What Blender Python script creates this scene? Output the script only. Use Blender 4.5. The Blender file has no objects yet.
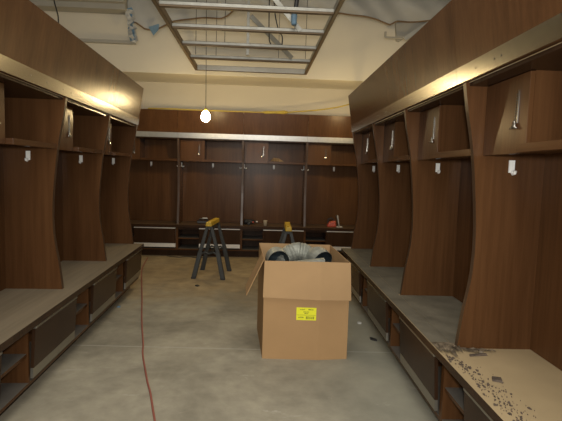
import bpy, math, random
from mathutils import Matrix, Vector
random.seed(7)
S = bpy.context.scene
C = S.collection
PI = math.pi

# ------------------------------------------------------------------ camera
H = 1.45
FPX = 459.804
yaw, pitch, roll = .0528, .0867, .0294
F = Vector((math.sin(yaw)*math.cos(pitch), math.cos(yaw)*math.cos(pitch), -math.sin(pitch)))
R0 = Vector((math.cos(yaw), -math.sin(yaw), 0))
U0 = R0.cross(F)
R_ = R0*math.cos(roll) + U0*math.sin(roll)
U_ = U0*math.cos(roll) - R0*math.sin(roll)
cd = bpy.data.cameras.new('camera'); cam = bpy.data.objects.new('camera', cd); C.objects.link(cam)
cd.sensor_width = 36; cd.lens = FPX*36/562; cd.clip_start = .05
m = Matrix(((R_.x, U_.x, -F.x, 0), (R_.y, U_.y, -F.y, 0), (R_.z, U_.z, -F.z, H), (0, 0, 0, 1)))
cam.matrix_world = m
S.camera = cam

# ------------------------------------------------------------------ mesh builder
class MB:
    def __init__(s): s.v = []; s.f = []; s.m = []
    def add(s, vs, fs, mi=0):
        o = len(s.v); s.v += [tuple(v) for v in vs]
        for f in fs: s.f.append([i+o for i in f]); s.m.append(mi)
        return s
    def box(s, x0, x1, y0, y1, z0, z1, mi=0, top=None):
        vs = [(x0,y0,z0),(x1,y0,z0),(x1,y1,z0),(x0,y1,z0),(x0,y0,z1),(x1,y0,z1),(x1,y1,z1),(x0,y1,z1)]
        s.add(vs, [(3,2,1,0),(0,1,5,4),(1,2,6,5),(2,3,7,6),(3,0,4,7)], mi)
        s.add(vs, [(4,5,6,7)], mi if top is None else top)
        return s
    def hexa(s, a, b, mi=0):          # two quads (lists of 4 points) joined
        s.add(list(a)+list(b), [(3,2,1,0),(4,5,6,7),(0,1,5,4),(1,2,6,5),(2,3,7,6),(3,0,4,7)], mi); return s
    def prism_x(s, prof, x0, x1, mi=0):   # profile of (y,z), counter-clockwise seen from +x
        n = len(prof)
        vs = [(x0,y,z) for y,z in prof]+[(x1,y,z) for y,z in prof]
        s.add(vs, [tuple(range(n))[::-1], tuple(range(n,2*n))]+[(i,(i+1)%n,n+(i+1)%n,n+i) for i in range(n)], mi); return s
    def tube(s, pts, r, n=8, mi=0, cap=True):
        pts = [Vector(p) for p in pts]; rs = r if isinstance(r,(list,tuple)) else [r]*len(pts)
        t0 = (pts[1]-pts[0]).normalized()
        up = Vector((0,0,1)) if abs(t0.z) < .9 else Vector((1,0,0))
        a = t0.cross(up).normalized(); vs = []
        for i,p in enumerate(pts):
            t = (pts[min(i+1,len(pts)-1)]-pts[max(i-1,0)]).normalized()
            a = (a - t*a.dot(t)).normalized(); b = t.cross(a)
            for k in range(n):
                w = 2*PI*k/n; vs.append(p + a*math.cos(w)*rs[i] + b*math.sin(w)*rs[i])
        fs = []
        for i in range(len(pts)-1):
            for k in range(n): fs.append((i*n+k, i*n+(k+1)%n, (i+1)*n+(k+1)%n, (i+1)*n+k))
        if cap: fs.append(tuple(range(n))[::-1]); fs.append(tuple(range((len(pts)-1)*n, len(pts)*n)))
        s.add(vs, fs, mi); return s
    def lathe(s, prof, n=20, c=(0,0,0), mi=0):   # (r,z) profile around z
        vs = []
        for r,z in prof:
            for k in range(n):
                w = 2*PI*k/n; vs.append((c[0]+r*math.cos(w), c[1]+r*math.sin(w), c[2]+z))
        fs = []
        for i in range(len(prof)-1):
            for k in range(n): fs.append((i*n+k, i*n+(k+1)%n, (i+1)*n+(k+1)%n, (i+1)*n+k))
        s.add(vs, fs, mi); return s
    def build(s, name, mat, parent=None, bevel=0, smooth=False, loc=None, rotz=0):
        me = bpy.data.meshes.new(name); me.from_pydata(s.v, [], s.f)
        for mt in (mat if isinstance(mat,(list,tuple)) else [mat]): me.materials.append(mt)
        me.polygons.foreach_set('material_index', s.m)
        if smooth: me.polygons.foreach_set('use_smooth', [True]*len(me.polygons))
        me.update()
        o = bpy.data.objects.new(name, me); C.objects.link(o)
        if parent: o.parent = parent
        if loc: o.location = loc
        o.rotation_euler.z = rotz
        if bevel:
            b = o.modifiers.new('bevel','BEVEL'); b.width = bevel; b.segments = 2; b.limit_method = 'ANGLE'
        return o

def tag(o, label=None, cat=None, group=None, kind=None):
    if label: o['label'] = label
    if cat: o['category'] = cat
    if group: o['group'] = group
    if kind: o['kind'] = kind
    return o
def thing(name, label, cat, loc=(0,0,0), rotz=0, group=None):
    o = bpy.data.objects.new(name, None); C.objects.link(o)
    o.empty_display_size = .05
    o.location = loc; o.rotation_euler.z = rotz
    return tag(o, label, cat, group)
def copy_tree(o, parent=None):
    c = o.copy(); C.objects.link(c); c.parent = parent
    for ch in list(o.children): copy_tree(ch, c)
    return c
def struct(name, mb, mat):
    return tag(mb.build(name, mat), kind='structure')

# ------------------------------------------------------------------ materials
def new_mat(name):
    mt = bpy.data.materials.new(name); mt.use_nodes = True
    nt = mt.node_tree; return mt, nt, nt.nodes['Principled BSDF']
def N(nt, t, **kw):
    n = nt.nodes.new(t)
    for k,v in kw.items(): setattr(n, k, v)
    return n
def plain(name, col, rough=.6, metal=0, var=.0, scale=8, spec=.5, bump=0):
    mt, nt, b = new_mat(name)
    b.inputs['Roughness'].default_value = rough; b.inputs['Metallic'].default_value = metal
    b.inputs['Specular IOR Level'].default_value = spec
    tc = N(nt,'ShaderNodeTexCoord'); nz = N(nt,'ShaderNodeTexNoise'); nz.inputs['Scale'].default_value = scale
    nz.inputs['Detail'].default_value = 5
    nt.links.new(tc.outputs['Object'], nz.inputs['Vector'])
    rp = N(nt,'ShaderNodeValToRGB')
    rp.color_ramp.elements[0].position = .3; rp.color_ramp.elements[1].position = .7
    rp.color_ramp.elements[0].color = [c*(1-var) for c in col]+[1]
    rp.color_ramp.elements[1].color = [min(1,c*(1+var)) for c in col]+[1]
    nt.links.new(nz.outputs['Fac'], rp.inputs['Fac']); nt.links.new(rp.outputs['Color'], b.inputs['Base Color'])
    if bump:
        bp = N(nt,'ShaderNodeBump'); bp.inputs['Strength'].default_value = bump; bp.inputs['Distance'].default_value = .01
        nt.links.new(nz.outputs['Fac'], bp.inputs['Height']); nt.links.new(bp.outputs['Normal'], b.inputs['Normal'])
    return mt
def wood(name, lo, hi, axis='z', rough=.27, spec=.12):
    mt, nt, b = new_mat(name)
    tc = N(nt,'ShaderNodeTexCoord'); oi = N(nt,'ShaderNodeObjectInfo')
    ad = N(nt,'ShaderNodeVectorMath', operation='MULTIPLY_ADD')
    cb = N(nt,'ShaderNodeCombineXYZ')
    for i in range(3): nt.links.new(oi.outputs['Random'], cb.inputs[i])
    ad.inputs[1].default_value = (1,1,1)
    nt.links.new(tc.outputs['Object'], ad.inputs[0])
    sc = N(nt,'ShaderNodeVectorMath', operation='SCALE'); sc.inputs['Scale'].default_value = 9.0
    nt.links.new(cb.outputs[0], sc.inputs[0]); nt.links.new(sc.outputs[0], ad.inputs[2])
    mp = N(nt,'ShaderNodeMapping')
    mp.inputs['Scale'].default_value = {'z':(26,26,1.1),'x':(1.1,26,26)}[axis]
    nt.links.new(ad.outputs[0], mp.inputs['Vector'])
    n1 = N(nt,'ShaderNodeTexNoise'); n1.inputs['Scale'].default_value = 1.6; n1.inputs['Detail'].default_value = 8; n1.inputs['Roughness'].default_value = .65
    nt.links.new(mp.outputs[0], n1.inputs['Vector'])
    mp2 = N(nt,'ShaderNodeMapping')
    mp2.inputs['Scale'].default_value = {'z':(4,4,.5),'x':(.5,4,4)}[axis]
    nt.links.new(ad.outputs[0], mp2.inputs['Vector'])
    n2 = N(nt,'ShaderNodeTexNoise'); n2.inputs['Scale'].default_value = 1.5; n2.inputs['Detail'].default_value = 3
    nt.links.new(mp2.outputs[0], n2.inputs['Vector'])
    mx = N(nt,'ShaderNodeMix'); mx.inputs[0].default_value = .5
    nt.links.new(n1.outputs['Fac'], mx.inputs[2]); nt.links.new(n2.outputs['Fac'], mx.inputs[3])
    rp = N(nt,'ShaderNodeValToRGB')
    rp.color_ramp.elements[0].position = .32; rp.color_ramp.elements[1].position = .68
    rp.color_ramp.elements[0].color = list(lo)+[1]; rp.color_ramp.elements[1].color = list(hi)+[1]
    nt.links.new(mx.outputs[0], rp.inputs['Fac']); nt.links.new(rp.outputs['Color'], b.inputs['Base Color'])
    b.inputs['Roughness'].default_value = rough; b.inputs['Specular IOR Level'].default_value = spec
    bp = N(nt,'ShaderNodeBump'); bp.inputs['Strength'].default_value = .06; bp.inputs['Distance'].default_value = .004
    nt.links.new(n1.outputs['Fac'], bp.inputs['Height']); nt.links.new(bp.outputs['Normal'], b.inputs['Normal'])
    return mt

M = {}
M['wood'] = wood('walnut_veneer', (.060,.0255,.0100), (.114,.053,.0212))
M['wood_x'] = wood('walnut_veneer_bench', (.055,.023,.009), (.100,.046,.018), 'x')
M['wood_dark'] = wood('dark_veneer', (.026,.013,.007), (.046,.024,.013))
M['edge'] = plain('edge_band', (.060,.033,.018), .35, var=.1)
M['steel'] = plain('brushed_steel', (.35,.34,.315), .22, 1.0, var=.06, scale=30)
M['steel_flash_lit'] = plain('flash_lit_brushed_steel', (.66,.655,.63), .30, 1.0, var=.06, scale=30)  # lighter copy of the steel for the back row, flash reflection painted in
M['alu_flash_lit'] = plain('flash_lit_aluminium', (.70,.69,.66), .45, .55, var=.04, scale=20)  # paler aluminium for the back strips, frontal flash gleam put into the colour
M['alu'] = plain('brushed_aluminium', (.34,.325,.285), .42, .9, var=.06, scale=20)
M['chrome'] = plain('chrome', (.48,.46,.42), .25, 1.0)
M['white'] = plain('white_plastic', (.85,.85,.82), .35)
M['dust_top'] = wood('dusty_bench_top', (.165,.133,.090), (.25,.205,.142), 'x', .65, .12)
M['brown_top'] = wood('walnut_bench_top', (.085,.052,.030), (.135,.088,.054), 'x', .5, .4)
M['tan_top'] = plain('bare_tan_board', (.40,.305,.175), .65, var=.06, scale=5, spec=.3)
M['film'] = plain('grey_dusty_film', (.150,.135,.102), .65, var=.2, scale=7, spec=.1)
M['film_edge'] = plain('crumpled_film', (.15,.118,.082), .5, var=.65, scale=26)
M['shelf_dust'] = plain('dusty_shelf', (.12,.11,.095), .5, var=.15)
M['dark'] = plain('dark_plastic', (.022,.022,.024), .45, var=.1)
M['leg'] = plain('sawhorse_grey', (.032,.034,.032), .5, var=.15)
M['yellow'] = plain('sawhorse_yellow', (.50,.33,.03), .5, var=.1)
M['red'] = plain('red_plastic', (.42,.06,.03), .45, var=.1)
M['card'] = plain('cardboard', (.40,.25,.122), .8, var=.05, scale=4, spec=.2)
M['card_in'] = plain('cardboard_inside', (.44,.285,.148), .85, var=.05, scale=4, spec=.2)
M['label'] = plain('yellow_label', (.80,.80,.02), .6)
M['ink'] = plain('label_ink', (.16,.17,.02), .7)
M['galv'] = plain('galvanised_steel', (.36,.375,.335), .55, .45, var=.25, scale=22)
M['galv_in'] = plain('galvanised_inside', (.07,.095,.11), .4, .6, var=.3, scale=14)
M['stud'] = plain('steel_stud', (.34,.34,.31), .45, .7, var=.12, scale=14)
M['stud_shaded'] = plain('shaded_steel_stud', (.15,.105,.06), .6, .1, var=.1)  # browner stud copy: shade and floor reflection put into the colour
M['wall'] = plain('cream_wall_paint', (.68,.63,.52), .85, var=.025, scale=1.5, spec=.2)
M['bulk'] = plain('cream_bulkhead_paint', (.72,.675,.565), .85, var=.03, scale=1.5, spec=.2)
M['ceil'] = plain('grey_ceiling', (.42,.41,.38), .9, var=.05, scale=1.5, spec=.2)
M['duct'] = plain('grey_duct', (.40,.385,.34), .7, .0, var=.06, scale=3)
M['sheet'] = plain('grey_plastic_sheet', (.42,.425,.41), .5, var=.08, scale=2.5)
M['kraft'] = plain('brown_sheet_edge', (.20,.13,.07), .8, var=.2)
M['blue'] = plain('blue_tape', (.16,.27,.38), .6, var=.2)
M['paper'] = plain('white_scrap', (.55,.55,.52), .8, var=.25, scale=20)
M['cup'] = plain('paper_cup', (.55,.47,.34), .7)
M['glove'] = plain('brown_paper', (.22,.15,.085), .8, var=.3, scale=20)
M['cordred'] = plain('red_cord', (.33,.105,.075), .55, var=.1)
M['cordyel'] = plain('yellow_cord', (.50,.38,.06), .5, var=.15)
M['chip'] = plain('dark_debris', (.085,.062,.045), .8, var=.4, scale=30)

def bulb_mat():
    mt, nt, b = new_mat('glowing_bulb')
    b.inputs['Base Color'].default_value = (1,.8,.4,1)
    b.inputs['Emission Color'].default_value = (1,.74,.36,1); b.inputs['Emission Strength'].default_value = 150
    return mt
M['bulb'] = bulb_mat()

def floor_mat():
    mt, nt, b = new_mat('concrete_floor'); L = nt.links.new
    tc = N(nt,'ShaderNodeTexCoord'); sp = N(nt,'ShaderNodeSeparateXYZ'); L(tc.outputs['Object'], sp.inputs[0])
    def noise(scale, detail=5, rough=.6, dist=0, vec=None):
        n = N(nt,'ShaderNodeTexNoise'); n.inputs['Scale'].default_value = scale; n.inputs['Detail'].default_value = detail
        n.inputs['Roughness'].default_value = rough; n.inputs['Distortion'].default_value = dist
        L(vec or tc.outputs['Object'], n.inputs['Vector']); return n.outputs['Fac']
    def ramp(fac, p0, c0, p1, c1):
        r = N(nt,'ShaderNodeValToRGB'); e = r.color_ramp.elements
        e[0].position = p0; e[0].color = list(c0)+[1]; e[1].position = p1; e[1].color = list(c1)+[1]
        L(fac, r.inputs['Fac']); return r.outputs['Color']
    def mix(f, a, c):
        x = N(nt,'ShaderNodeMix', data_type='RGBA'); 
        if isinstance(f,(int,float)): x.inputs[0].default_value = f
        else: L(f, x.inputs[0])
        for s_,i in ((a,6),(c,7)):
            if isinstance(s_,tuple): x.inputs[i].default_value = list(s_)+[1]
            else: L(s_, x.inputs[i])
        return x.outputs[2]
    def math_(op, a, c=None):
        x = N(nt,'ShaderNodeMath', operation=op)
        for i,s_ in enumerate((a,c)):
            if s_ is None: continue
            if isinstance(s_,(int,float)): x.inputs[i].default_value = s_
            else: L(s_, x.inputs[i])
        return x.outputs[0]
    def mrange(v, a0, a1, b0=0, b1=1):
        x = N(nt,'ShaderNodeMapRange'); x.interpolation_type = 'SMOOTHSTEP'
        for i,k in enumerate((a0,a1,b0,b1)): x.inputs[i+1].default_value = k
        L(v, x.inputs[0]); return x.outputs[0]
    base = ramp(noise(1.1,6,.62,.4), .36, (.255,.235,.182), .66, (.455,.42,.325))
    fine = ramp(noise(9,4), .3, (.72,.72,.72), .75, (1.1,1.1,1.1))
    mm = N(nt,'ShaderNodeMix', data_type='RGBA', blend_type='MULTIPLY'); mm.inputs[0].default_value = .7
    L(base, mm.inputs[6]); L(fine, mm.inputs[7]); col = mm.outputs[2]
    # greener / greyer on the right side of the aisle
    gx = mrange(sp.outputs['X'], .2, 1.0)
    col = mix(math_('MULTIPLY', gx, .6), col, (.315,.318,.258))
    # saw dust towards the far end
    dy = mrange(math_('ADD', sp.outputs['Y'], math_('MULTIPLY', noise(2.2,5), 2.2)), 5.6, 6.9)
    col = mix(math_('MULTIPLY', dy, .75), col, ramp(noise(5,5), .35, (.25,.18,.095), .7, (.46,.345,.19)))
    # pale scuffs and drips
    mp = N(nt,'ShaderNodeMapping'); mp.inputs['Scale'].default_value = (1.0,2.6,1); mp.inputs['Rotation'].default_value = (0,0,.25)
    L(tc.outputs['Object'], mp.inputs['Vector'])
    sc = mrange(noise(1.7,8,.7,.8,mp.outputs[0]), .60, .70)
    near = mrange(sp.outputs['Y'], 3.6, 2.4)
    col = mix(math_('MULTIPLY', sc, math_('ADD', math_('MULTIPLY', near, .55), .22)), col, (.56,.53,.45))
    dk = mrange(noise(1.5,6,.6,.5), .60, .68)
    col = mix(math_('MULTIPLY', dk, .35), col, (.16,.148,.118))
    # saw-cut joint across the room
    jy = math_('ABSOLUTE', math_('SUBTRACT', math_('ADD', sp.outputs['Y'], math_('MULTIPLY', sp.outputs['X'], .039)), 3.62))
    jn = mrange(jy, .012, .004)
    col = mix(math_('MULTIPLY', jn, .45), col, (.52,.51,.45))
    L(col, b.inputs['Base Color'])
    b.inputs['Roughness'].default_value = .62; b.inputs['Specular IOR Level'].default_value = .35
    return mt
M['floor'] = floor_mat()

# ------------------------------------------------------------------ setting
struct('floor', MB().box(-4.1,4.1,-3.1,8.1,-.1,0), M['floor'])
struct('ceiling', MB().box(-4.1,4.1,-3.1,8.1,4.2,4.3), M['ceil'])
struct('wall_back', MB().box(-4.1,4.1,8.0,8.1,0,4.2), M['wall'])
struct('wall_front', MB().box(-4.1,4.1,-3.1,-3.0,0,4.2), M['wall'])
struct('wall_left', MB().box(-4.1,-4.0,-3.0,8.0,0,4.2), M['wall'])
struct('wall_right', MB().box(4.0,4.1,-3.0,8.0,0,4.2), M['wall'])
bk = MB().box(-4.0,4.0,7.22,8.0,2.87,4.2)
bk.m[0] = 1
M['bulk_bounce_lit'] = plain('bulkhead_underside_bounce_lit', (.86,.80,.67), .85, var=.02, scale=1.5, spec=.2)  # lighter copy of the bulkhead cream, bounce light put into the colour
struct('trim_1', bk, [M['bulk'],M['bulk_bounce_lit']])          # boxed-in bulkhead along the back wall

# ------------------------------------------------------------------ row frames
P = 1.04
class Row:
    def __init__(s, side):
        s.side = side
        if side == 'left': s.d = Vector((-.0188,1,0)).normalized()
        elif side == 'right': s.d = Vector((-.0224,-1,0)).normalized()
        else: s.d = Vector((1,0.0,0))
        s.rz = math.atan2(s.d.y, s.d.x)
    def at(s, k):                      # k: coordinate along the row (world Y for the sides, X for the back)
        if s.side == 'left': return (-1.4263-.0188*(k-4), k, 0)
        if s.side == 'right': return (1.1215+.0224*(k-4), k, 0)
        return (k, 7.54, 0)
ROW = {k: Row(k) for k in ('left','right','back')}

PROFILE = [(0.000,.533),(.012,.63),(.026,.74),(.046,.85),(.058,.94),(.064,1.06),(.061,1.18),(.052,1.30),(.038,1.44),(.022,1.571),(.003,1.68),(-.018,1.78),(-.034,1.88),(-.040,1.923)]
BACK = .415
T = .034
def divider(x0, x1):
    prof = [(BACK,.533)] + [] 
    poly = [(y,z) for y,z in PROFILE] + [(BACK,1.923),(BACK,.533)]
    mb = MB(); n = len(PROFILE)
    # build as quad strips so that the concave outline stays clean
    vs = []
    for x in (x0,x1):
        for y,z in PROFILE: vs.append((x,y,z))
        for y,z in PROFILE: vs.append((x,BACK,z))
    a = 0; b = n; c = 2*n; d = 3*n
    for i in range(n-1):
        mb.add([vs[a+i],vs[a+i+1],vs[b+i+1],vs[b+i]],[(0,1,2,3)])
        mb.add([vs[c+i],vs[d+i],vs[d+i+1],vs[c+i+1]],[(0,1,2,3)])
        mb.add([vs[a+i],vs[c+i],vs[c+i+1],vs[a+i+1]],[(0,1,2,3)],1)
        mb.add([vs[b+i],vs[b+i+1],vs[d+i+1],vs[d+i]],[(0,1,2,3)])
    mb.add([vs[a+n-1],vs[c+n-1],vs[d+n-1],vs[b+n-1]],[(0,1,2,3)])
    mb.add([vs[a],vs[b],vs[d],vs[c]],[(0,1,2,3)])
    return mb
def hook_mesh(n=(1,0,0)):
    # white double coat hook standing off a face at x=0, towards +x
    mb = MB()
    mb.box(0,.006,-.015,.015,-.024,.040)
    mb.tube([(.004,0,-.016),(.020,0,-.032),(.036,0,-.028),(.040,0,-.014)],[.008,.007,.007,.009],8)
    return mb

def make_locker():
    t = thing('locker', 'x', 'locker')
    divider(-T/2, T/2).build('side_panel', [M['wood'],M['edge']], t)
    MB().box(T/2, P-T/2, BACK-.018, BACK, .535, 1.923).build('back_panel', M['wood'], t)
    # top board under the header and shelf with nosing
    MB().box(T/2, P-T/2, -.020, BACK-.018, 1.905, 1.9225).build('top_board', M['wood_dark'], t)
    sh = MB().box(T/2, P-T/2, .075, BACK-.018, 1.570, 1.5915).build('shelf', M['wood_x'], t)
    MB().box(.412, P-T/2, .027, .075, 1.556, 1.592).build('shelf_nosing', M['wood_x'], sh, bevel=.002)
    MB().box(.392, .410, .092, BACK-.018, 1.592, 1.905).build('cabinet_partition', M['wood'], t)
    d = MB().box(.020, .410, .070, .0915, 1.556, 1.902).build('cabinet_door', M['wood'], t, bevel=.0015)
    # tapered column of slots ending in a flared finger pull
    v = MB()
    for i in range(11):
        z = 1.690+i*.0125; w = .0125*(1-.065*i)
        v.add([(.315-w,.0685,z),(.315+w,.0685,z),(.315+w,.0685,z+.0065),(.315-w,.0685,z+.0065),
               (.315-w,.071,z),(.315+w,.071,z),(.315+w,.071,z+.0065),(.315-w,.071,z+.0065)],
              [(0,1,2,3),(0,4,5,1),(3,2,6,7),(0,3,7,4),(1,5,6,2)])
    v.build('vent_slots', M['dark'], d)
    MB().hexa([(.3325,.064,1.69),(.3355,.064,1.69),(.3335,.064,1.835),(.3315,.064,1.835)],
              [(.3315,.070,1.69),(.3365,.070,1.69),(.3335,.070,1.835),(.3315,.070,1.835)]).build('vent_rail', M['steel'], d)
    pull = MB()
    pull.lathe([(.0001,.030),(.009,.028),(.012,.014),(.016,.006),(.030,-.002),(.030,-.006),(.0001,-.006)], 16, (0,0,0))
    p = pull.build('finger_pull', M['chrome'], d, smooth=True); p.location = (.317,.062,1.672); p.scale = (1,.45,1)
    h = hook_mesh().build('coat_hook', M['white'], t); h.location = (P-T/2, .225, 1.497); h.rotation_euler.z = PI
    h = hook_mesh().build('coat_hook', M['white'], t); h.location = (T/2, .225, 1.497)
    h = hook_mesh().build('coat_hook', M['white'], t); h.location = (P/2, BACK-.018, 1.497); h.rotation_euler.z = -PI/2
    tag(h, 'white hook in the middle of the back panel')
    return t

def make_base():
    t = thing('bench_cabinet', 'x', 'cabinet')
    MB().box(0, P, .040, .058, 0, .115).build('plinth', M['wood_dark'], t)
    MB().box(0, P, -.060, .40, .115, .135, top=1).build('bottom_board', [M['wood_x'],M['shelf_dust']], t)
    MB().box(.000, .018, -.060, .40, .135, .490).build('side_panel', M['wood'], t)
    MB().box(.355, .373, -.060, .40, .135, .490).build('partition', M['wood'], t)
    MB().box(P-.018, P-.001, -.060, .40, .135, .490).build('side_panel', M['wood'], t)
    MB().box(.018, .355, .36, .38, .135, .490).build('back_panel', M['wood_dark'], t)
    MB().box(.018, .355, -.052, .36, .295, .315, top=1).build('middle_shelf', [M['wood_x'],M['shelf_dust']], t)
    MB().box(.018, P-.018, -.060, -.040, .450, .490).build('top_rail', M['wood_dark'], t)
    yt, yb = -.104, -.086
    def slab(z0, z1, off0, off1, x0=.360, x1=P-.018):
        f = lambda z: yb+(yt-yb)*(z-.165)/(.475-.165)
        return MB().hexa([(x0,f(z0)+off0,z0),(x1,f(z0)+off0,z0),(x1,f(z0)+off1,z0),(x0,f(z0)+off1,z0)],
                         [(x0,f(z1)+off0,z1),(x1,f(z1)+off0,z1),(x1,f(z1)+off1,z1),(x0,f(z1)+off1,z1)])
    p = slab(.225, .468, 0, .020).build('drop_panel', M['wood_dark'], t)
    slab(.468, .482, -.004, .022).build('top_edge_strip', M['alu'], p, bevel=.002)
    slab(.162, .225, .002, .018).build('bottom_edge_strip', M['alu'], p)
    return t

lock0 = make_locker(); base0 = make_base()
used = {'l':False,'b':False}
def place(kind, row, k, label, group):
    src = lock0 if kind == 'l' else base0
    o = src if not used[kind] else copy_tree(src)
    used[kind] = True
    r = ROW[row]; o.location = r.at(k); o.rotation_euler.z = r.rz
    tag(o, label, None, group)
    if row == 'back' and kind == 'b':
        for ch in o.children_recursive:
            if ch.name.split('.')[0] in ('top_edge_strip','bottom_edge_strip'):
                ch.material_slots[0].link = 'OBJECT'; ch.material_slots[0].material = M['alu_flash_lit']
    return o

LY = [2.376, 3.415, 4.454]; LY_END = 5.493
RY = [5.468, 4.428, 3.388, 2.348]; RY_END = 1.308
BX = [-2.325, -1.285, -.245, .795]; BX_END = 1.835
lock_l = ['walnut locker stall cut by the left edge of the picture, before the yellow-lit door',
          'walnut locker stall in the middle of the left row with lamp-lit yellow door',
          'farthest walnut locker stall of the left row, at the aisle end']
lock_r = ['farthest walnut locker stall of the right row, by the back right corner',
          'second farthest walnut locker stall of the right row, behind the cardboard box',
          'walnut locker stall in the right row, second nearest the camera',
          'nearest and largest walnut locker stall on the right, over bare tan bench']
lock_b = ['back wall locker stall at far left, half hidden behind the left row',
          'back wall locker stall behind the hanging light bulb and the grey-legged sawhorse',
          'back wall locker stall with crumpled brown paper on its upper shelf',
          'back wall locker stall at far right with the red power saw on its bench']
last = {}
place('l','left',LY[0]-1.039,'walnut locker stall just beyond the left edge of the picture, closest to the camera','locker stalls of the left row')
for k,l in zip(LY, lock_l): last['left'] = place('l','left',k,l,'locker stalls of the left row')
for k,l in zip(RY, lock_r): last['right'] = place('l','right',k,l,'locker stalls of the right row')
for k,l in zip(BX, lock_b): last['back'] = place('l','back',k,l,'locker stalls along the back wall')
for r in ('left','right','back'):      # closing panel of the last stall of each row
    divider(P-T/2, P+T/2).build('side_panel', [M['wood'],M['edge']], last[r])

base_l = ['low bench cabinet at the left edge, nearest the camera, only its strip ends showing',
          'bench cabinet with dark drop panel, nearest fully seen one on the left',
          'bench cabinet in the middle of the left bench', 'bench cabinet at the far end of the left bench']
for k,l in zip([LY[0]-1.039]+LY, base_l): place('b','left',k,l,'bench cabinets under the left bench')
base_r = ['bench cabinet at the far end of the right bench, behind the cardboard box',
          'bench cabinet right of the cardboard box under the right bench',
          'bench cabinet with large dark drop panel under the right bench, second nearest',
          'nearest bench cabinet on the right, under the bare tan board']
for k,l in zip(RY, base_r): place('b','right',k,l,'bench cabinets under the right bench')
base_b = ['bench cabinet at left of the back wall, behind the end of the left bench',
          'back wall bench cabinet behind the grey-legged sawhorse',
          'back wall bench cabinet with the paper cup above it',
          'back wall bench cabinet at far right, under the red power saw']
for k,l in zip(BX, base_b): place('b','back',k,l,'bench cabinets along the back wall')

def bench(row, k0, length, label, mats):
    r = ROW[row]
    o = MB().box(-.017, length+.017, -.118, BACK, .490, .533, top=1).build('bench', mats, None, bevel=.003, loc=r.at(k0), rotz=r.rz)
    tag(o, label, 'bench')
bench('left', LY[0]-1.04, 4*P, 'long dusty grey-brown bench top along the left lockers', [M['wood_dark'],M['dust_top']])
bench('right', RY[0], 4*P, 'long bench top along the right lockers, bare tan at its near end', [M['wood_dark'],M['tan_top']])
bench('back', BX[0], 4*P, 'brown wooden bench top along the back wall lockers', [M['wood_dark'],M['brown_top']])

def header(row, k0, length, label, group, screws=()):
    r = ROW[row]; t = thing('header_panel', label, 'panel', r.at(k0), r.rz, group)
    def y(z): return -.044 - .066*(z-1.923)/.43
    def slab(z0,z1,t0,t1,x0,x1):
        return MB().prism_x([(y(z0)+t0,z0),(y(z0)+t1,z0),(y(z1)+t1,z1),(y(z1)+t0,z1)], x0, x1)
    g = .0015
    top = 2.352
    slab(1.9245, top, 0, .022, g, length-g).build('board', M['wood'], t)
    slab(1.926, 2.006, -.005, 0, g, length-g).build('steel_trim', M['steel_flash_lit'] if row == 'back' else M['steel'], t)
    MB().box(g, length-g, -.085, BACK, 2.31, 2.328).build('top_board', M['wood_dark'], t)
    for x in screws:
        s = MB().tube([(x,y(1.965)-.008,1.965),(x,y(1.965)-.0055,1.965)], .005, 8).build('screw', M['chrome'], t)
hg = 'header panels over the left lockers'
header('left', .38, 2.06, 'walnut header panel with steel trim over the nearest left locker, cut by the frame edge', hg)
header('left', 2.44, 2.06, 'walnut header panel over the left row with a small yellow lamp glow', hg, (.40,.62,.88,1.02,1.45,1.62))
header('left', 4.50, 1.01, 'short walnut header panel at the far end of the left row', hg)
hg = 'header panels over the right lockers'
header('right', 5.485, 1.0, 'short walnut header panel at the far end of the right row', hg)
header('right', 4.485, 2.07, 'walnut header panel in the middle of the right row', hg, (.35,.62,1.3))
header('right', 2.415, 2.07, 'nearest walnut header panel on the right, at the upper right corner', hg, (.22,.40,.46))
hg = 'header panels over the back lockers'
for k,l in zip(BX, ['back wall header panel at far left, behind the end of the left row','back wall header panel behind the glowing bulb','back wall header panel in the middle, under the thick knot of yellow cord','back wall header panel at far right, beside the right row']):
    header('back', k, P, l, hg)

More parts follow.
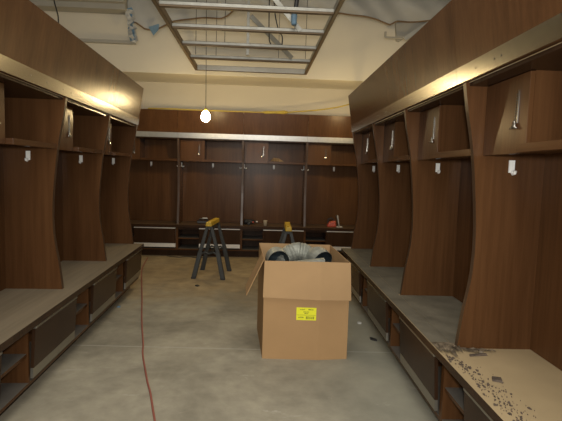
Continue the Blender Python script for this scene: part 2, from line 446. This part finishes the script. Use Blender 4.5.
# ------------------------------------------------------------------ film over the right bench, debris
r = ROW['right']
def film():
    mb = MB(); rnd = random.Random(3)
    z0 = .5345
    def patch(x0,x1,y0,y1,nx,ny,amp=.0012):
        vs = []
        for i in range(nx+1):
            for j in range(ny+1):
                vs.append((x0+(x1-x0)*i/nx, y0+(y1-y0)*j/ny, z0+.0006+rnd.random()*amp))
        mb.add(vs, [(i*(ny+1)+j, (i+1)*(ny+1)+j, (i+1)*(ny+1)+j+1, i*(ny+1)+j+1) for i in range(nx) for j in range(ny)])
    L_ = 3*P
    patch(.0, L_-.06, -.115, -.010, 60, 3)
    for k in range(3):
        patch(k*P+.02, (k+1)*P-.02, -.008, BACK-.02, 20, 8)
    # torn, crumpled near end
    vs = []; nx, ny = 9, 26
    for j in range(ny+1):
        y = -.115+.125*j/ny
        end = .03+.10*rnd.random()+(.05 if 8<j<15 else 0)
        for i in range(nx+1):
            f = i/nx
            vs.append((L_-.06+(.05+end)*f, y+(rnd.random()-.5)*.004, z0+.001+rnd.random()*.022*f))
    mb.add(vs, [(j*(nx+1)+i, j*(nx+1)+i+1, (j+1)*(nx+1)+i+1, (j+1)*(nx+1)+i) for j in range(ny) for i in range(nx)], 1)
    for (cx,cy,ln,wd,a) in ((.055,.045,.11,.018,1.25),(.05,.10,.13,.012,1.4),(.075,.07,.09,.010,1.15),(.03,-.03,.08,.02,.5),(.06,.155,.07,.012,1.5)):
        n = 7; vs = []
        for i in range(n):
            f = i/(n-1)-.5
            px = L_+cx+math.cos(a)*ln*f; py = cy+math.sin(a)*ln*f
            w = wd*(1-abs(f)*1.4)*(.7+.6*rnd.random())
            vs += [(px-math.sin(a)*w, py+math.cos(a)*w, z0+.001+rnd.random()*.012),(px+math.sin(a)*w, py-math.cos(a)*w, z0+.001+rnd.random()*.012)]
        mb.add(vs, [(2*i,2*i+1,2*i+3,2*i+2) for i in range(n-1)], 1)
    return mb
o = film().build('protective_sheet', [M['film'],M['film_edge']], None, loc=r.at(RY[0]), rotz=r.rz)
tag(o, 'grey dusty protective sheet with torn near edge covering the right bench', 'sheet')

def flakes():
    mb = MB(); rnd = random.Random(11)
    for i in range(300):
        x = 3*P+.10+rnd.random()**.9*.80
        y = -.11+abs(rnd.gauss(0,.02+.06*(x-3*P)))+.05*rnd.random()
        if x-3*P < .25: y = -.11+rnd.random()*.05
        if rnd.random() < .10: y += rnd.random()*.06
        w = .0018+rnd.random()**4*.011; a = rnd.random()*6.28; z = .5345; n = rnd.randint(4,6)
        top = [(x+math.cos(a+q*6.28/n)*w*(.5+.8*rnd.random()), y+math.sin(a+q*6.28/n)*w*(.3+.6*rnd.random()), z+.001+rnd.random()*.004) for q in range(n)]
        bot = [(p[0],p[1],z-.0005) for p in top]
        mb.add(top+bot, [tuple(range(n))]+[(q,n+q,n+(q+1)%n,(q+1)%n) for q in range(n)])
    return mb
o = flakes().build('debris', M['chip'], None, loc=r.at(RY[0]), rotz=r.rz)
tag(o, 'dark wood flakes and dirt scattered along the front of the bare tan bench', 'debris', kind='stuff')
ch = MB().hexa([(-.03,-.004,0),(.002,-.034,0),(.032,.006,0),(-.004,.026,0)],[(-.028,-.004,.008),(.002,-.03,.010),(.030,.006,.006),(-.004,.024,.008)])
o = ch.build('wood_chip', M['chip'], None, loc=(1.104,1.955,.5345), rotz=.3)
tag(o, 'largest dark diamond-shaped chip lying on the bare tan bench', 'chip')
ch = MB().hexa([(-.05,-.010,0),(.05,-.014,0),(.055,.008,0),(-.04,.012,0)],[(-.045,-.008,.004),(.046,-.010,.010),(.05,.006,.007),(-.036,.010,.005)])
o = ch.build('film_scrap', M['chip'], None, loc=(1.150,2.235,.5345), rotz=.15)
tag(o, 'dark torn scrap on the tan bench beside the nearest right locker panel', 'scrap')

# ------------------------------------------------------------------ cardboard box with ducts
bx = thing('cardboard_box', 'large open brown cardboard box with yellow label standing in the aisle', 'box', (0,0,0))
FL,FK,FR,BR,BL = (.069,3.440),(.500,3.418),(.728,3.444),(.675,4.110),(.028,4.110)
TOPZ = {0:.765,1:.768,2:.760,3:.790,4:.795}
foot = [FL,FK,FR,BR,BL]
cx = sum(p[0] for p in foot)/5; cy = sum(p[1] for p in foot)/5
def inner(p, t=.008):
    v = Vector((cx-p[0], cy-p[1])); v.normalize(); return (p[0]+v.x*t, p[1]+v.y*t)
mb = MB()
for i in range(5):
    j = (i+1)%5
    a, b2 = foot[i], foot[j]; ai, bi = inner(a), inner(b2)
    za, zb = TOPZ[i], TOPZ[j]
    vs = [(*a,0),(*b2,0),(*b2,zb),(*a,za),(*ai,.0),(*bi,.0),(*bi,zb),(*ai,za)]
    mb.add(vs, [(0,1,2,3),(3,2,6,7)]); mb.add(vs, [(5,4,7,6)], 1)
mb.add([(*inner(p,.009),.006) for p in foot], [(0,1,2,3,4)], 1); mb.add([(*p,0) for p in foot], [(4,3,2,1,0)])
mb.build('box_body', [M['card'],M['card_in']], bx)
def plate(quad, th, n):
    n = Vector(n)*th; return MB().hexa(quad, [tuple(Vector(q)+n) for q in quad])
# folded-down front flap (two facets either side of the crease)
mb = MB()
def strip(A, B, zt0, zt1, zb0, zb1, o0, o1):
    a0 = (A[0],A[1]-.004,zt0); b0 = (B[0],B[1]-.004,zt1)
    a1 = (A[0]-.006*(A is FL),A[1]-o0,zb0); b1 = (B[0]+.012*(B is FR),B[1]-o1,zb1)
    mb.hexa([a1,b1,b0,a0],[tuple(Vector(q)+Vector((0,-.005,0))) for q in (a1,b1,b0,a0)])
strip(FL,FK,.767,.770,.487,.479,.016,.024); strip(FK,FR,.770,.762,.479,.472,.024,.018)
mb.build('front_flap', M['card_in'], bx)
# left flap hanging outside
a0=(.066,3.47,.765); b0=(.054,3.72,.772); a1=(-.062,3.49,.480); b1=(-.072,3.70,.505)
mb = MB().hexa([a1,b1,b0,a0],[tuple(Vector(q)+Vector((-.005,0,.003))) for q in (a1,b1,b0,a0)])
mb.build('side_flap', M['card'], bx)
# right flap standing slightly outward
a0=(.728,3.455,.762); b0=(.678,4.10,.790); a1=(.742,3.50,.772); b1=(.690,4.08,.80)
# label with printing
lb = thing('x','x','x'); bpy.data.objects.remove(lb)
def front_y(x): # outer plane of the box front (left facet)
    return FL[1]+(FK[1]-FL[1])*(x-FL[0])/(FK[0]-FL[0])
def lquad(x0,x1,z0,z1,off):
    return MB().add([(x0,front_y(x0)-off,z0),(x1,front_y(x1)-off,z0),(x1,front_y(x1)-off,z1),(x0,front_y(x0)-off,z1)],[(0,1,2,3)])
lab = lquad(.322,.474,.313,.412,.0015).build('label', M['label'], bx)
tag(lab, 'bright yellow printed label')
ink = MB()
def bar(x0,x1,z0,z1): 
    ink.add([(x0,front_y(x0)-.0025,z0),(x1,front_y(x1)-.0025,z0),(x1,front_y(x1)-.0025,z1),(x0,front_y(x0)-.0025,z1)],[(0,1,2,3)])
rnd = random.Random(5)
def words(x0,x1,z,h):
    x = x0
    while x < x1:
        w = rnd.uniform(.003,.007); bar(x,min(x+w,x1),z,z+h*rnd.choice((1,1,.7))); x += w+.0025
words(.350,.385,.392,.010); words(.414,.438,.392,.010); words(.440,.452,.392,.010)
words(.376,.420,.374,.008); words(.384,.412,.362,.008)
bar(.326,.470,.3525,.3545)
words(.338,.378,.330,.010)
x = .396
while x < .456:
    w = rnd.choice((.002,.003,.005)); bar(x,x+w,.322,.344); x += w+rnd.choice((.0018,.003))
ink.build('print', M['ink'], lab)

def duct(name, pts, r, label, rib=0, n=20, mouth=True):
    pts = [Vector(p) for p in pts]
    t = MB()
    if rib:
        # resample with alternating radius
        P2=[]; R2=[]
        for i in range(len(pts)-1):
            for q in range(rib):
                P2.append(pts[i].lerp(pts[i+1], q/rib)); R2.append(r*(1.0 if q%2 else .93))
        P2.append(pts[-1]); R2.append(r)
    else: P2=pts; R2=[r]*len(pts)
    t.tube(P2, R2, n, cap=False)
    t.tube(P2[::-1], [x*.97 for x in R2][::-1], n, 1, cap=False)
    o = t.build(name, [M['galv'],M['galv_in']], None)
    # inner skin faces inward
    return tag(o, label, 'duct', 'galvanised ducts in the cardboard box')
def arc(c, r, ang0, ang1, n, d):       # bend in the vertical plane containing horizontal direction d
    d = Vector((*d,0)).normalized(); c = Vector(c)
    return [c + d*(r*math.cos(a)) + Vector((0,0,r*math.sin(a))) for a in [ang0+(ang1-ang0)*i/n for i in range(n+1)]]
g = .095
# left elbow: rises from the box floor, turns to face the camera
a = arc((.175,3.80,.640), .085, 0, PI*.60, 5, (-.06,1)); a = [Vector((q.x,q.y,q.z)) for q in a]
duct('duct_elbow', [(a[0].x,a[0].y,.012),(a[0].x,a[0].y,.3)]+a+[a[-1]+Vector((.012,-.06,-.012))], .090, 'galvanised duct elbow at left in the box, dark mouth facing the aisle')
d = (-.40,.92)
a = arc((.535,3.865,.640), .085, 0, PI*.62, 5, d)
e = Vector((.40,-.92,-.35)).normalized()
duct('duct_elbow', [(a[0].x,a[0].y,.012),(a[0].x,a[0].y,.3)]+a+[a[-1]+e*.05], .088, 'galvanised duct elbow at right in the box, mouth turned to the right')
pts = [(.235,3.985,.012),(.235,3.985,.45),(.245,3.985,.62),(.285,3.985,.715),(.36,3.985,.745),(.43,3.985,.735),(.48,3.985,.67)]
duct('flexible_duct', pts, .085, 'ribbed grey flexible duct arching between the two elbows', rib=6)
mb = MB()
mb.hexa([(.270,3.56,.70),(.56,3.62,.712),(.56,3.69,.705),(.270,3.64,.69)],[(.270,3.57,.724),(.56,3.63,.748),(.56,3.70,.750),(.270,3.65,.722)])
mb.hexa([(.30,3.585,.012),(.53,3.625,.012),(.53,3.645,.012),(.30,3.605,.012)],[(.30,3.585,.70),(.53,3.625,.712),(.53,3.645,.712),(.30,3.605,.70)])
o = mb.build('duct_fitting', M['galv'], None, bevel=.004)
tag(o, 'flat pale galvanised duct fitting lying across the front of the box', 'duct', 'galvanised ducts in the cardboard box')

# ------------------------------------------------------------------ sawhorses
def sawhorse(loc, rz, L_, label):
    t = thing('sawhorse', label, 'sawhorse', loc, rz, 'folding sawhorses')
    # local y runs along the beam
    h = .745
    mb = MB().prism_x([(0,0),(0,0),(0,0)],0,0) if 0 else MB()
    mb.hexa([(-.042,-.04,h-.045),(.042,-.04,h-.045),(.042,L_+.02,h-.045),(-.042,L_+.02,h-.045)],[(-.034,-.04,h+.012),(.034,-.04,h+.012),(.034,L_+.02,h+.012),(-.034,L_+.02,h+.012)])
    mb.build('top_beam', M['yellow'], t, bevel=.010)
    MB().box(-.040,.040,.01,L_-.01,h-.085,h-.045).build('beam_bracket', M['leg'], t, bevel=.006)
    for yy, sy in ((.03,-1),(L_-.03,1)):
        for sx in (-1,1):
            tp = (sx*.028, yy, h-.06); md = (sx*.115, yy+sy*.012, .36); ft = (sx*.195, yy+sy*.035, 0)
            def ring(p,w,d): return [(p[0]-w,p[1]-d,p[2]),(p[0]+w,p[1]-d,p[2]),(p[0]+w,p[1]+d,p[2]),(p[0]-w,p[1]+d,p[2])]
            lg = MB().hexa(ring(md,.025,.020),ring(tp,.020,.018)).hexa(ring(ft,.030,.024),ring(md,.028,.022))
            l = lg.build('leg', M['leg'], t, bevel=.004)
            MB().box(ft[0]-.030,ft[0]+.030,ft[1]-.026,ft[1]+.026,0,.022).build('foot', M['dark'], l, bevel=.004)
    for yy, sy in ((.03,-1),(L_-.03,1)):
        MB().tube([(-.135,yy+sy*.015,.30),(-.06,yy+sy*.012,.355),(0,yy+sy*.012,.33),(.06,yy+sy*.012,.355),(.135,yy+sy*.015,.30)],.012,8).build('brace', M['leg'], t)
    MB().box(-.012,.012,.05,L_-.05,.325,.345).build('spreader', M['leg'], t)
    return t
sawhorse((-.615,5.99,0), -.10, .52, 'folding sawhorse with yellow beam and dark grey legs before the back bench')
sawhorse((.402,5.68,0), -.03, .52, 'folding sawhorse mostly hidden behind the cardboard box, yellow end showing')

# ------------------------------------------------------------------ things on the back bench
ZB = .5335
t = thing('tool_case', 'flat black tool with white strip on back bench beside the sawhorse beam', 'tool', (-.88,7.68,ZB), .05)
MB().box(-.11,.10,-.05,.05,0,.045).build('body', M['dark'], t, bevel=.012)
MB().tube([(-.08,0,.04),(-.06,0,.075),(.05,0,.075),(.08,0,.04)],.012,8).build('handle', M['dark'], t)
MB().box(-.02,.06,-.006,.006,.082,.095).build('strip', M['white'], t)
t = thing('power_drill', 'dark power drill with white and red bits lying on back bench, middle stall', 'drill', (-.10,7.70,ZB), .2)
MB().tube([(-.11,0,.045),(-.09,0,.045),(.02,0,.045),(.05,0,.045),(.09,0,.045)],[.030,.042,.042,.030,.014],14).build('body', M['dark'], t)
MB().hexa([(-.07,-.10,.0),(-.02,-.10,.0),(-.02,-.10,.05),(-.07,-.10,.05)],[(-.08,-.0,.01),(-.02,-.0,.01),(-.02,-.0,.06),(-.08,-.0,.06)]).build('grip', M['dark'], t, bevel=.008)
MB().tube([(.09,0,.045),(.12,0,.045)],.012,8).build('chuck', M['white'], t)
MB().box(.02,.045,-.044,-.02,.03,.055).build('switch', M['red'], t)
mb = MB().lathe([(.0001,0),(.026,0),(.034,.085),(.036,.088),(.032,.088),(.025,.006),(.0001,.006)],18)
o = mb.build('paper_cup', M['cup'], None, smooth=True, loc=(.145,7.56,ZB)); tag(o, 'small beige paper cup standing on the back bench', 'cup')
t = thing('power_saw', 'red power saw with pale tilted guard plate on back bench at far right', 'saw', (1.275,7.62,ZB), 0)
mb = MB().hexa([(-.10,-.05,0),(.06,-.05,0),(.06,.05,0),(-.10,.05,0)],[(-.07,-.035,.085),(.05,-.04,.11),(.05,.04,.11),(-.07,.035,.085)])
mb.build('body', M['red'], t, bevel=.018)
MB().tube([(-.08,0,.06),(-.075,0,.125),(-.02,0,.145),(.035,0,.10)],.014,8).build('handle', M['dark'], t)
MB().hexa([(.10,-.06,.0),(.115,-.06,.0),(.115,.06,.0),(.10,.06,.0)],[(.055,-.05,.19),(.085,-.05,.20),(.085,.05,.20),(.055,.05,.19)]).build('guard', M['alu'], t, bevel=.004)
MB().box(.06,.16,-.07,.07,0,.010).build('shoe', M['paper'], t, bevel=.002)
# crumpled paper in the upper cubby
mb = MB(); rnd = random.Random(4); n = 14; vs=[(0,0,.050)]
for q,(rr,zz) in enumerate(((.4,.052),(.75,.030),(1.0,0))):
    for k in range(n):
        w = 2*PI*k/n; j = .75+.5*rnd.random()
        vs.append((.115*rr*math.cos(w)*j, .06*rr*math.sin(w)*j, zz*(.6+.8*rnd.random())))
fs=[(0,1+k,1+(k+1)%n) for k in range(n)]
for q in range(2): fs += [(1+q*n+k,1+(q+1)*n+k,1+(q+1)*n+(k+1)%n,1+q*n+(k+1)%n) for k in range(n)]
mb.add(vs,fs)
o = mb.build('crumpled_paper', M['glove'], None, loc=(.305,7.70,1.5925)); tag(o, 'crumpled brown paper lying on the upper shelf of the back wall', 'paper')

# ------------------------------------------------------------------ light bulb, cords
BU = Vector((-.738,6.5,2.175))
t = thing('hanging_light_bulb', 'bare glowing yellow bulb hanging on a thin cord before the back wall', 'light bulb', tuple(BU))
prof = [(.0001,-.085),(.030,-.079),(.054,-.057),(.063,-.027),(.061,.002),(.048,.034),(.030,.058),(.020,.066)]
MB().lathe(prof,20).build('bulb', M['bulb'], t, smooth=True)
MB().lathe([(.0001,.110),(.012,.108),(.019,.098),(.021,.060),(.0001,.060)],14).build('socket', M['cordyel'], t, smooth=True)
MB().tube([(0,0,.105),(-.004,0,.6),(-.012,0,1.3),(-.016,0,2.025)],.004,6).build('cord', M['dark'], t)
HB = Vector((1.42,6.45,2.20))
t = thing('hanging_light_bulb', 'bare glowing bulb hanging out of sight behind the end of the right row', 'light bulb', tuple(HB))
MB().lathe(prof,20).build('bulb', M['bulb'], t, smooth=True)
MB().lathe([(.0001,.110),(.012,.108),(.019,.098),(.021,.060),(.0001,.060)],14).build('socket', M['cordyel'], t, smooth=True)
MB().tube([(0,0,.105),(0,0,.31)],.004,6).build('cord', M['dark'], t)

def smooth_path(pts, n=6):
    pts = [Vector(p) for p in pts]; out = []
    for i in range(len(pts)-1):
        p0 = pts[max(i-1,0)]; p1 = pts[i]; p2 = pts[i+1]; p3 = pts[min(i+2,len(pts)-1)]
        for k in range(n):
            s = k/n
            out.append(.5*((2*p1)+(-p0+p2)*s+(2*p0-5*p1+4*p2-p3)*s*s+(-p0+3*p1-3*p2+p3)*s**3))
    out.append(pts[-1]); return out
def wire(name, pts, r, mat, label, cat='cord', group=None):
    o = MB().tube(smooth_path(pts), r, 8).build(name, mat, None, smooth=True)
    return tag(o, label, cat, group)
t = thing('yellow_cord', 'yellow extension cord lying along the top of the back wall header panels', 'cord', (0,0,0))
zt = 2.364
MB().tube(smooth_path([(-1.75,7.45,zt),(-1.4,7.44,zt+.004),(-1.0,7.45,zt),(-.6,7.44,zt),(-.3,7.45,zt),(.0,7.44,zt),(.25,7.44,zt),(.42,7.44,zt+.012),(.62,7.46,zt+.035),(.95,7.48,zt+.075),(1.25,7.49,zt+.13),(1.46,7.47,zt+.185),(1.55,7.2,zt+.19),(1.47,6.8,zt+.16),(1.42,6.45,zt+.148)]),.010,8).build('cable', M['cordyel'], t, smooth=True)
MB().tube([(.05,7.43,zt),(.10,7.43,zt),(.28,7.43,zt+.006),(.40,7.43,zt+.012),(.46,7.44,zt+.014)],[.010,.022,.020,.030,.014],10).build('plug', M['cordyel'], t, smooth=True)
wire('red_extension_cord', [(-1.72,7.35,.007),(-1.60,6.5,.007),(-1.42,5.75,.007),(-1.225,4.977,.007),(-1.105,4.48,.007),(-.995,4.05,.007),(-.90,3.70,.007),(-.855,3.50,.007),(-.775,3.24,.007),(-.705,3.02,.007),(-.655,2.88,.007),(-.60,2.70,.007),(-.545,2.52,.007),(-.45,2.2,.007),(-.3,1.5,.007)], .0065, M['cordred'], 'long red extension cord running along the concrete floor on the left')
wire('loose_cable', [(-1.45,7.50,.006),(-1.25,7.42,.006),(-1.1,7.49,.006),(-.95,7.40,.006),(-.8,7.46,.006),(-.6,7.52,.006)], .006, M['dark'], 'thin dark cable lying along the foot of the back bench')
wire('hanging_wire', [(-2.78,6.5,4.2),(-2.785,6.5,3.75),(-2.765,6.5,3.60),(-2.73,6.5,3.47),(-2.715,6.5,3.35),(-2.715,6.5,2.9)], .009, M['dark'], 'thin black wire hanging from the ceiling above the left lockers')

# floor scraps
def scrap(name, loc, w, mat, label, seed):
    rnd = random.Random(seed); n = 6
    top = [(w*math.cos(k*1.047)*(.5+.7*rnd.random()), w*math.sin(k*1.047)*(.5+.7*rnd.random()), .004+.012*rnd.random()) for k in range(n)]
    bot = [(p[0],p[1],0) for p in top]
    mb = MB().add(top+bot, [tuple(range(n)), tuple(range(n,2*n))[::-1]]+[(k,n+k,n+(k+1)%n,(k+1)%n) for k in range(n)])
    tag(mb.build(name, mat, None, loc=loc), label, 'scrap')
scrap('tape_scrap', (-1.395,4.71,0), .03, M['blue'], 'small blue scrap of tape on floor beside left bench', 1)
scrap('dark_scrap', (-.714,5.617,0), .028, M['dark'], 'small dark scrap on the floor in front of the sawhorse', 2)
scrap('paper_scrap', (1.02,4.30,0), .035, M['paper'], 'small white paper scrap on floor under right bench', 3)
scrap('dark_scrap', (1.045,3.86,0), .04, M['dark'], 'small dark scrap on floor at the foot of the right bench', 4)

# ------------------------------------------------------------------ overhead steel frame
ZF = 2.89
fr = thing('ceiling_frame', 'rectangular steel stud frame hanging below the ceiling at the top of the picture', 'frame', (0,0,ZF))
X0,X1,Y0,Y1 = -.925,.660,3.3,6.98
def channel(axis, a0, a1, c, open_dir, hgt=.052, w=.036, under=True):
    # C-shaped stud along axis; returns (mb)
    th=.003; mb=MB()
    lo, hi = (c, c+w)
    def bx(u0,u1,v0,v1,z0,z1,mi=0):
        if axis=='x': mb.box(u0,u1,v0,v1,z0,z1,mi)
        else: mb.box(v0,v1,u0,u1,z0,z1,mi)
    web = (hi-th,hi) if open_dir<0 else (lo,lo+th)
    bx(a0,a1,web[0],web[1],0,hgt)
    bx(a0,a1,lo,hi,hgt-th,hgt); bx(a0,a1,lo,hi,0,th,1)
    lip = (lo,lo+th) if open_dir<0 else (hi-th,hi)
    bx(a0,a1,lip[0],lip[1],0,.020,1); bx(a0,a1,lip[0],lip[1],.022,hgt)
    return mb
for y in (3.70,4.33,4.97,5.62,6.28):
    channel('x', X0, X1, y, -1).build('cross_stud', [M['stud'],M['stud_shaded']], fr)
channel('x', X0, X1, Y1, 1, .075, .04).build('end_rail', [M['alu'],M['stud_shaded']], fr)
channel('y', Y0, Y1+.04, X0-.035, 1, .07).build('side_rail', [M['stud_shaded'],M['stud_shaded']], fr)
channel('y', Y0, Y1+.04, X1, -1, .07).build('side_rail', [M['stud'],M['stud_shaded']], fr)
MB().box(-.185,-.150,6.085,6.115,.03,1.30).build('hanger_stud', M['stud'], fr)
def beam(p,q,w,d):
    p=Vector(p);q=Vector(q);t=(q-p).normalized();a=t.cross(Vector((0,1,0))).normalized()*w;b=Vector((0,d,0))
    return MB().hexa([p-a-b,p+a-b,p+a+b,p-a+b],[q-a-b,q+a-b,q+a+b,q-a+b])
beam((-.134,6.0,.488),(.419,6.27,.056),.028,.010).build('diagonal_brace', M['stud'], fr)
beam((.060,5.0,.430),(.410,4.97,.030),.024,.010).build('diagonal_brace', M['stud'], fr)
for x,y in ((-.86,6.3),(-.45,5.9),(.60,6.3),(.25,6.6),(-.62,6.6)):
    MB().tube([(x,y,.06),(x+.004,y,1.31)],.0035,6).build('hanger_wire', M['dark'], fr)
t = thing('sprinkler_drop', 'black hose with blue-tipped end hanging inside the ceiling frame', 'hose', (.336,4.90,2.955))
MB().tube(smooth_path([(.02,0,1.17),(.03,0,.65),(.028,0,.34),(.012,0,.13)]),.024,10).build('hose', M['dark'], t, smooth=True)
MB().lathe([(.0001,0),(.026,0),(.030,.02),(.030,.07),(.034,.08),(.026,.13),(.0001,.14)],14).build('nozzle', M['blue'], t, smooth=True)
MB().tube(smooth_path([(.02,0,.42),(-.06,0,.36),(-.14,.0,.40),(-.16,0,.52),(-.10,0,.60)]),.022,8).build('side_hose', M['dark'], t, smooth=True)
wire('wire_loop', [(.09,5.85,4.2),(.09,5.85,3.5),(.097,5.85,3.15),(.113,5.85,3.02),(.19,5.85,2.945),(.252,5.85,2.976),(.261,5.85,3.098),(.208,5.85,3.193),(.15,5.85,3.5),(.14,5.85,4.2)], .007, M['dark'], 'black wire loop dangling inside the ceiling frame')
o = MB().box(-.80,-.72,6.35,6.40,ZF+.15,ZF+.38).build('junction_clip', M['dark'], None)
bpy.data.objects.remove(o)

# ------------------------------------------------------------------ plastic sheet on the bulkhead and bits around it
edge = [(-1.96,3.58),(-1.84,3.555),(-1.72,3.48),(-1.60,3.475),(-1.45,3.535),(-1.30,3.60),(-1.15,3.63),(-.80,3.665),(-.60,3.68),(-.50,3.73),(-.40,3.83),(-.20,3.86),(.4,3.85),(.9,3.84),(1.2,3.835),(1.45,3.80),(1.75,3.76),(1.95,3.70),(2.05,3.76),(2.5,3.775),(3.2,3.85),(3.9,3.87)]
def edge_z(x):
    for (xa,za),(xb,zb) in zip(edge,edge[1:]):
        if xa <= x <= xb: return za+(zb-za)*(x-xa)/(xb-xa)
    return edge[-1][1]
t = thing('plastic_sheet', 'grey plastic sheet with ragged brown edge hung across the top of the bulkhead', 'sheet', (0,0,0))
mb = MB(); nx, nz = 150, 8; vs=[]
for i in range(nx+1):
    x = -1.96+5.86*i/nx; zb = edge_z(x)
    for j in range(nz+1):
        f = j/nz; z = zb+(4.2-zb)*f
        y = 7.10 - .035*math.sin(x*5+f*3)*(1-f) - .05*math.sin(f*PI) - .015*math.sin(x*13+f*7)
        vs.append((x,y,z))
mb.add(vs,[(i*(nz+1)+j,(i+1)*(nz+1)+j,(i+1)*(nz+1)+j+1,i*(nz+1)+j+1) for i in range(nx) for j in range(nz)])
mb.build('sheet', M['sheet'], t, smooth=True)
pts=[(vs[i*(nz+1)][0],vs[i*(nz+1)][1],vs[i*(nz+1)][2]) for i in range(nx+1)]
MB().tube(pts,.012,6).build('ragged_edge', M['kraft'], t)
o = MB().add([(-1.66,7.07,3.50),(-1.50,7.05,3.545),(-1.51,7.06,3.46),(-1.585,7.07,3.375)],[(0,3,2,1)]).build('tape_flap', M['blue'], t)
tag(o, 'blue triangular tape flap')
# bunched tape at the left end of the sheet
mb = MB(); rnd = random.Random(9)
for s in range(3):
    n = 12; vs=[]
    for i in range(n+1):
        f=i/n; x=-1.95+.07*f+rnd.uniform(-.03,.03)+s*.015; z=3.74-.46*f; w=.028+.02*rnd.random()
        vs += [(x-w,7.07+rnd.uniform(-.02,.03),z),(x+w,7.05+rnd.uniform(-.02,.03),z+rnd.uniform(-.02,.02))]
    mb.add(vs,[(2*i,2*i+1,2*i+3,2*i+2) for i in range(n)], 1 if s==1 else 0)
o = mb.build('bunched_tape', [M['paper'],M['blue']], t); tag(o, 'crumpled white and blue tape')
# duct bands above left
mb = MB()
for a0,a1,y in ((3.70,3.78,6.98),(3.78,3.86,6.90),(3.86,3.95,6.97),(3.95,4.2,6.86)):
    mb.box(-3.95,-1.97,y,7.21,a0,a1)
o = mb.build('air_duct', M['duct'], None, bevel=.006); tag(o, 'grey ribbed duct running along the ceiling at the upper left', 'duct')
o = MB().box(-3.9,-1.875,7.16,7.22,3.270,3.315).build('metal_channel', M['duct'], None); tag(o, 'thin grey metal channel fixed to the bulkhead at the upper left', 'channel')
t = thing('pipe_bracket', 'grey triangular bracket carrying a short elbow pipe at the upper right', 'bracket', (0,0,0))
MB().hexa([(2.05,7.16,3.75),(2.08,7.16,3.49),(2.12,7.16,3.48),(2.62,7.16,3.80)],[(2.05,7.219,3.75),(2.08,7.219,3.49),(2.12,7.219,3.48),(2.62,7.219,3.80)]).build('gusset', M['duct'], t)
MB().tube(smooth_path([(1.89,7.12,3.60),(1.89,7.12,3.53),(1.905,7.12,3.515),(2.0,7.12,3.515),(2.45,7.12,3.52)],3),.016,8).build('pipe', M['duct'], t)
beam((2.18,7.10,3.50),(2.62,7.10,3.80),.03,.02).build('strut', M['sheet'], t)

# ------------------------------------------------------------------ lights
def area(name, loc, rot, sx, sy, power, col):
    l = bpy.data.lights.new(name,'AREA'); l.shape='RECTANGLE'; l.size=sx; l.size_y=sy; l.energy=power; l.color=col
    o = bpy.data.objects.new(name,l); C.objects.link(o); o.location=loc; o.rotation_euler=rot; return o
area('ceiling_light', (-.1,2.0,4.15), (0,0,0), 2.4, 3.2, 72, (1,.94,.84))
area('front_fill', (0,-2.8,1.9), (math.radians(88),0,0), 3.4, 2.4, 120, (1,.94,.84))  # added frontal fill from behind the camera, no fixture of the room
l = bpy.data.lights.new('flash','AREA'); l.shape='DISK'; l.size=.12; l.energy=42; l.color=(1,.97,.92)
o = bpy.data.objects.new('flash',l); C.objects.link(o); o.location=(.02,-.02,H+.12); o.rotation_euler=(math.radians(88),0,-yaw)
w = bpy.data.worlds.new('world'); S.world = w; w.use_nodes = True
w.node_tree.nodes['Background'].inputs[0].default_value = (.05,.045,.04,1)
S.view_settings.view_transform = 'Standard'; S.view_settings.look = 'None'
S.view_settings.exposure = 0; S.view_settings.gamma = 1
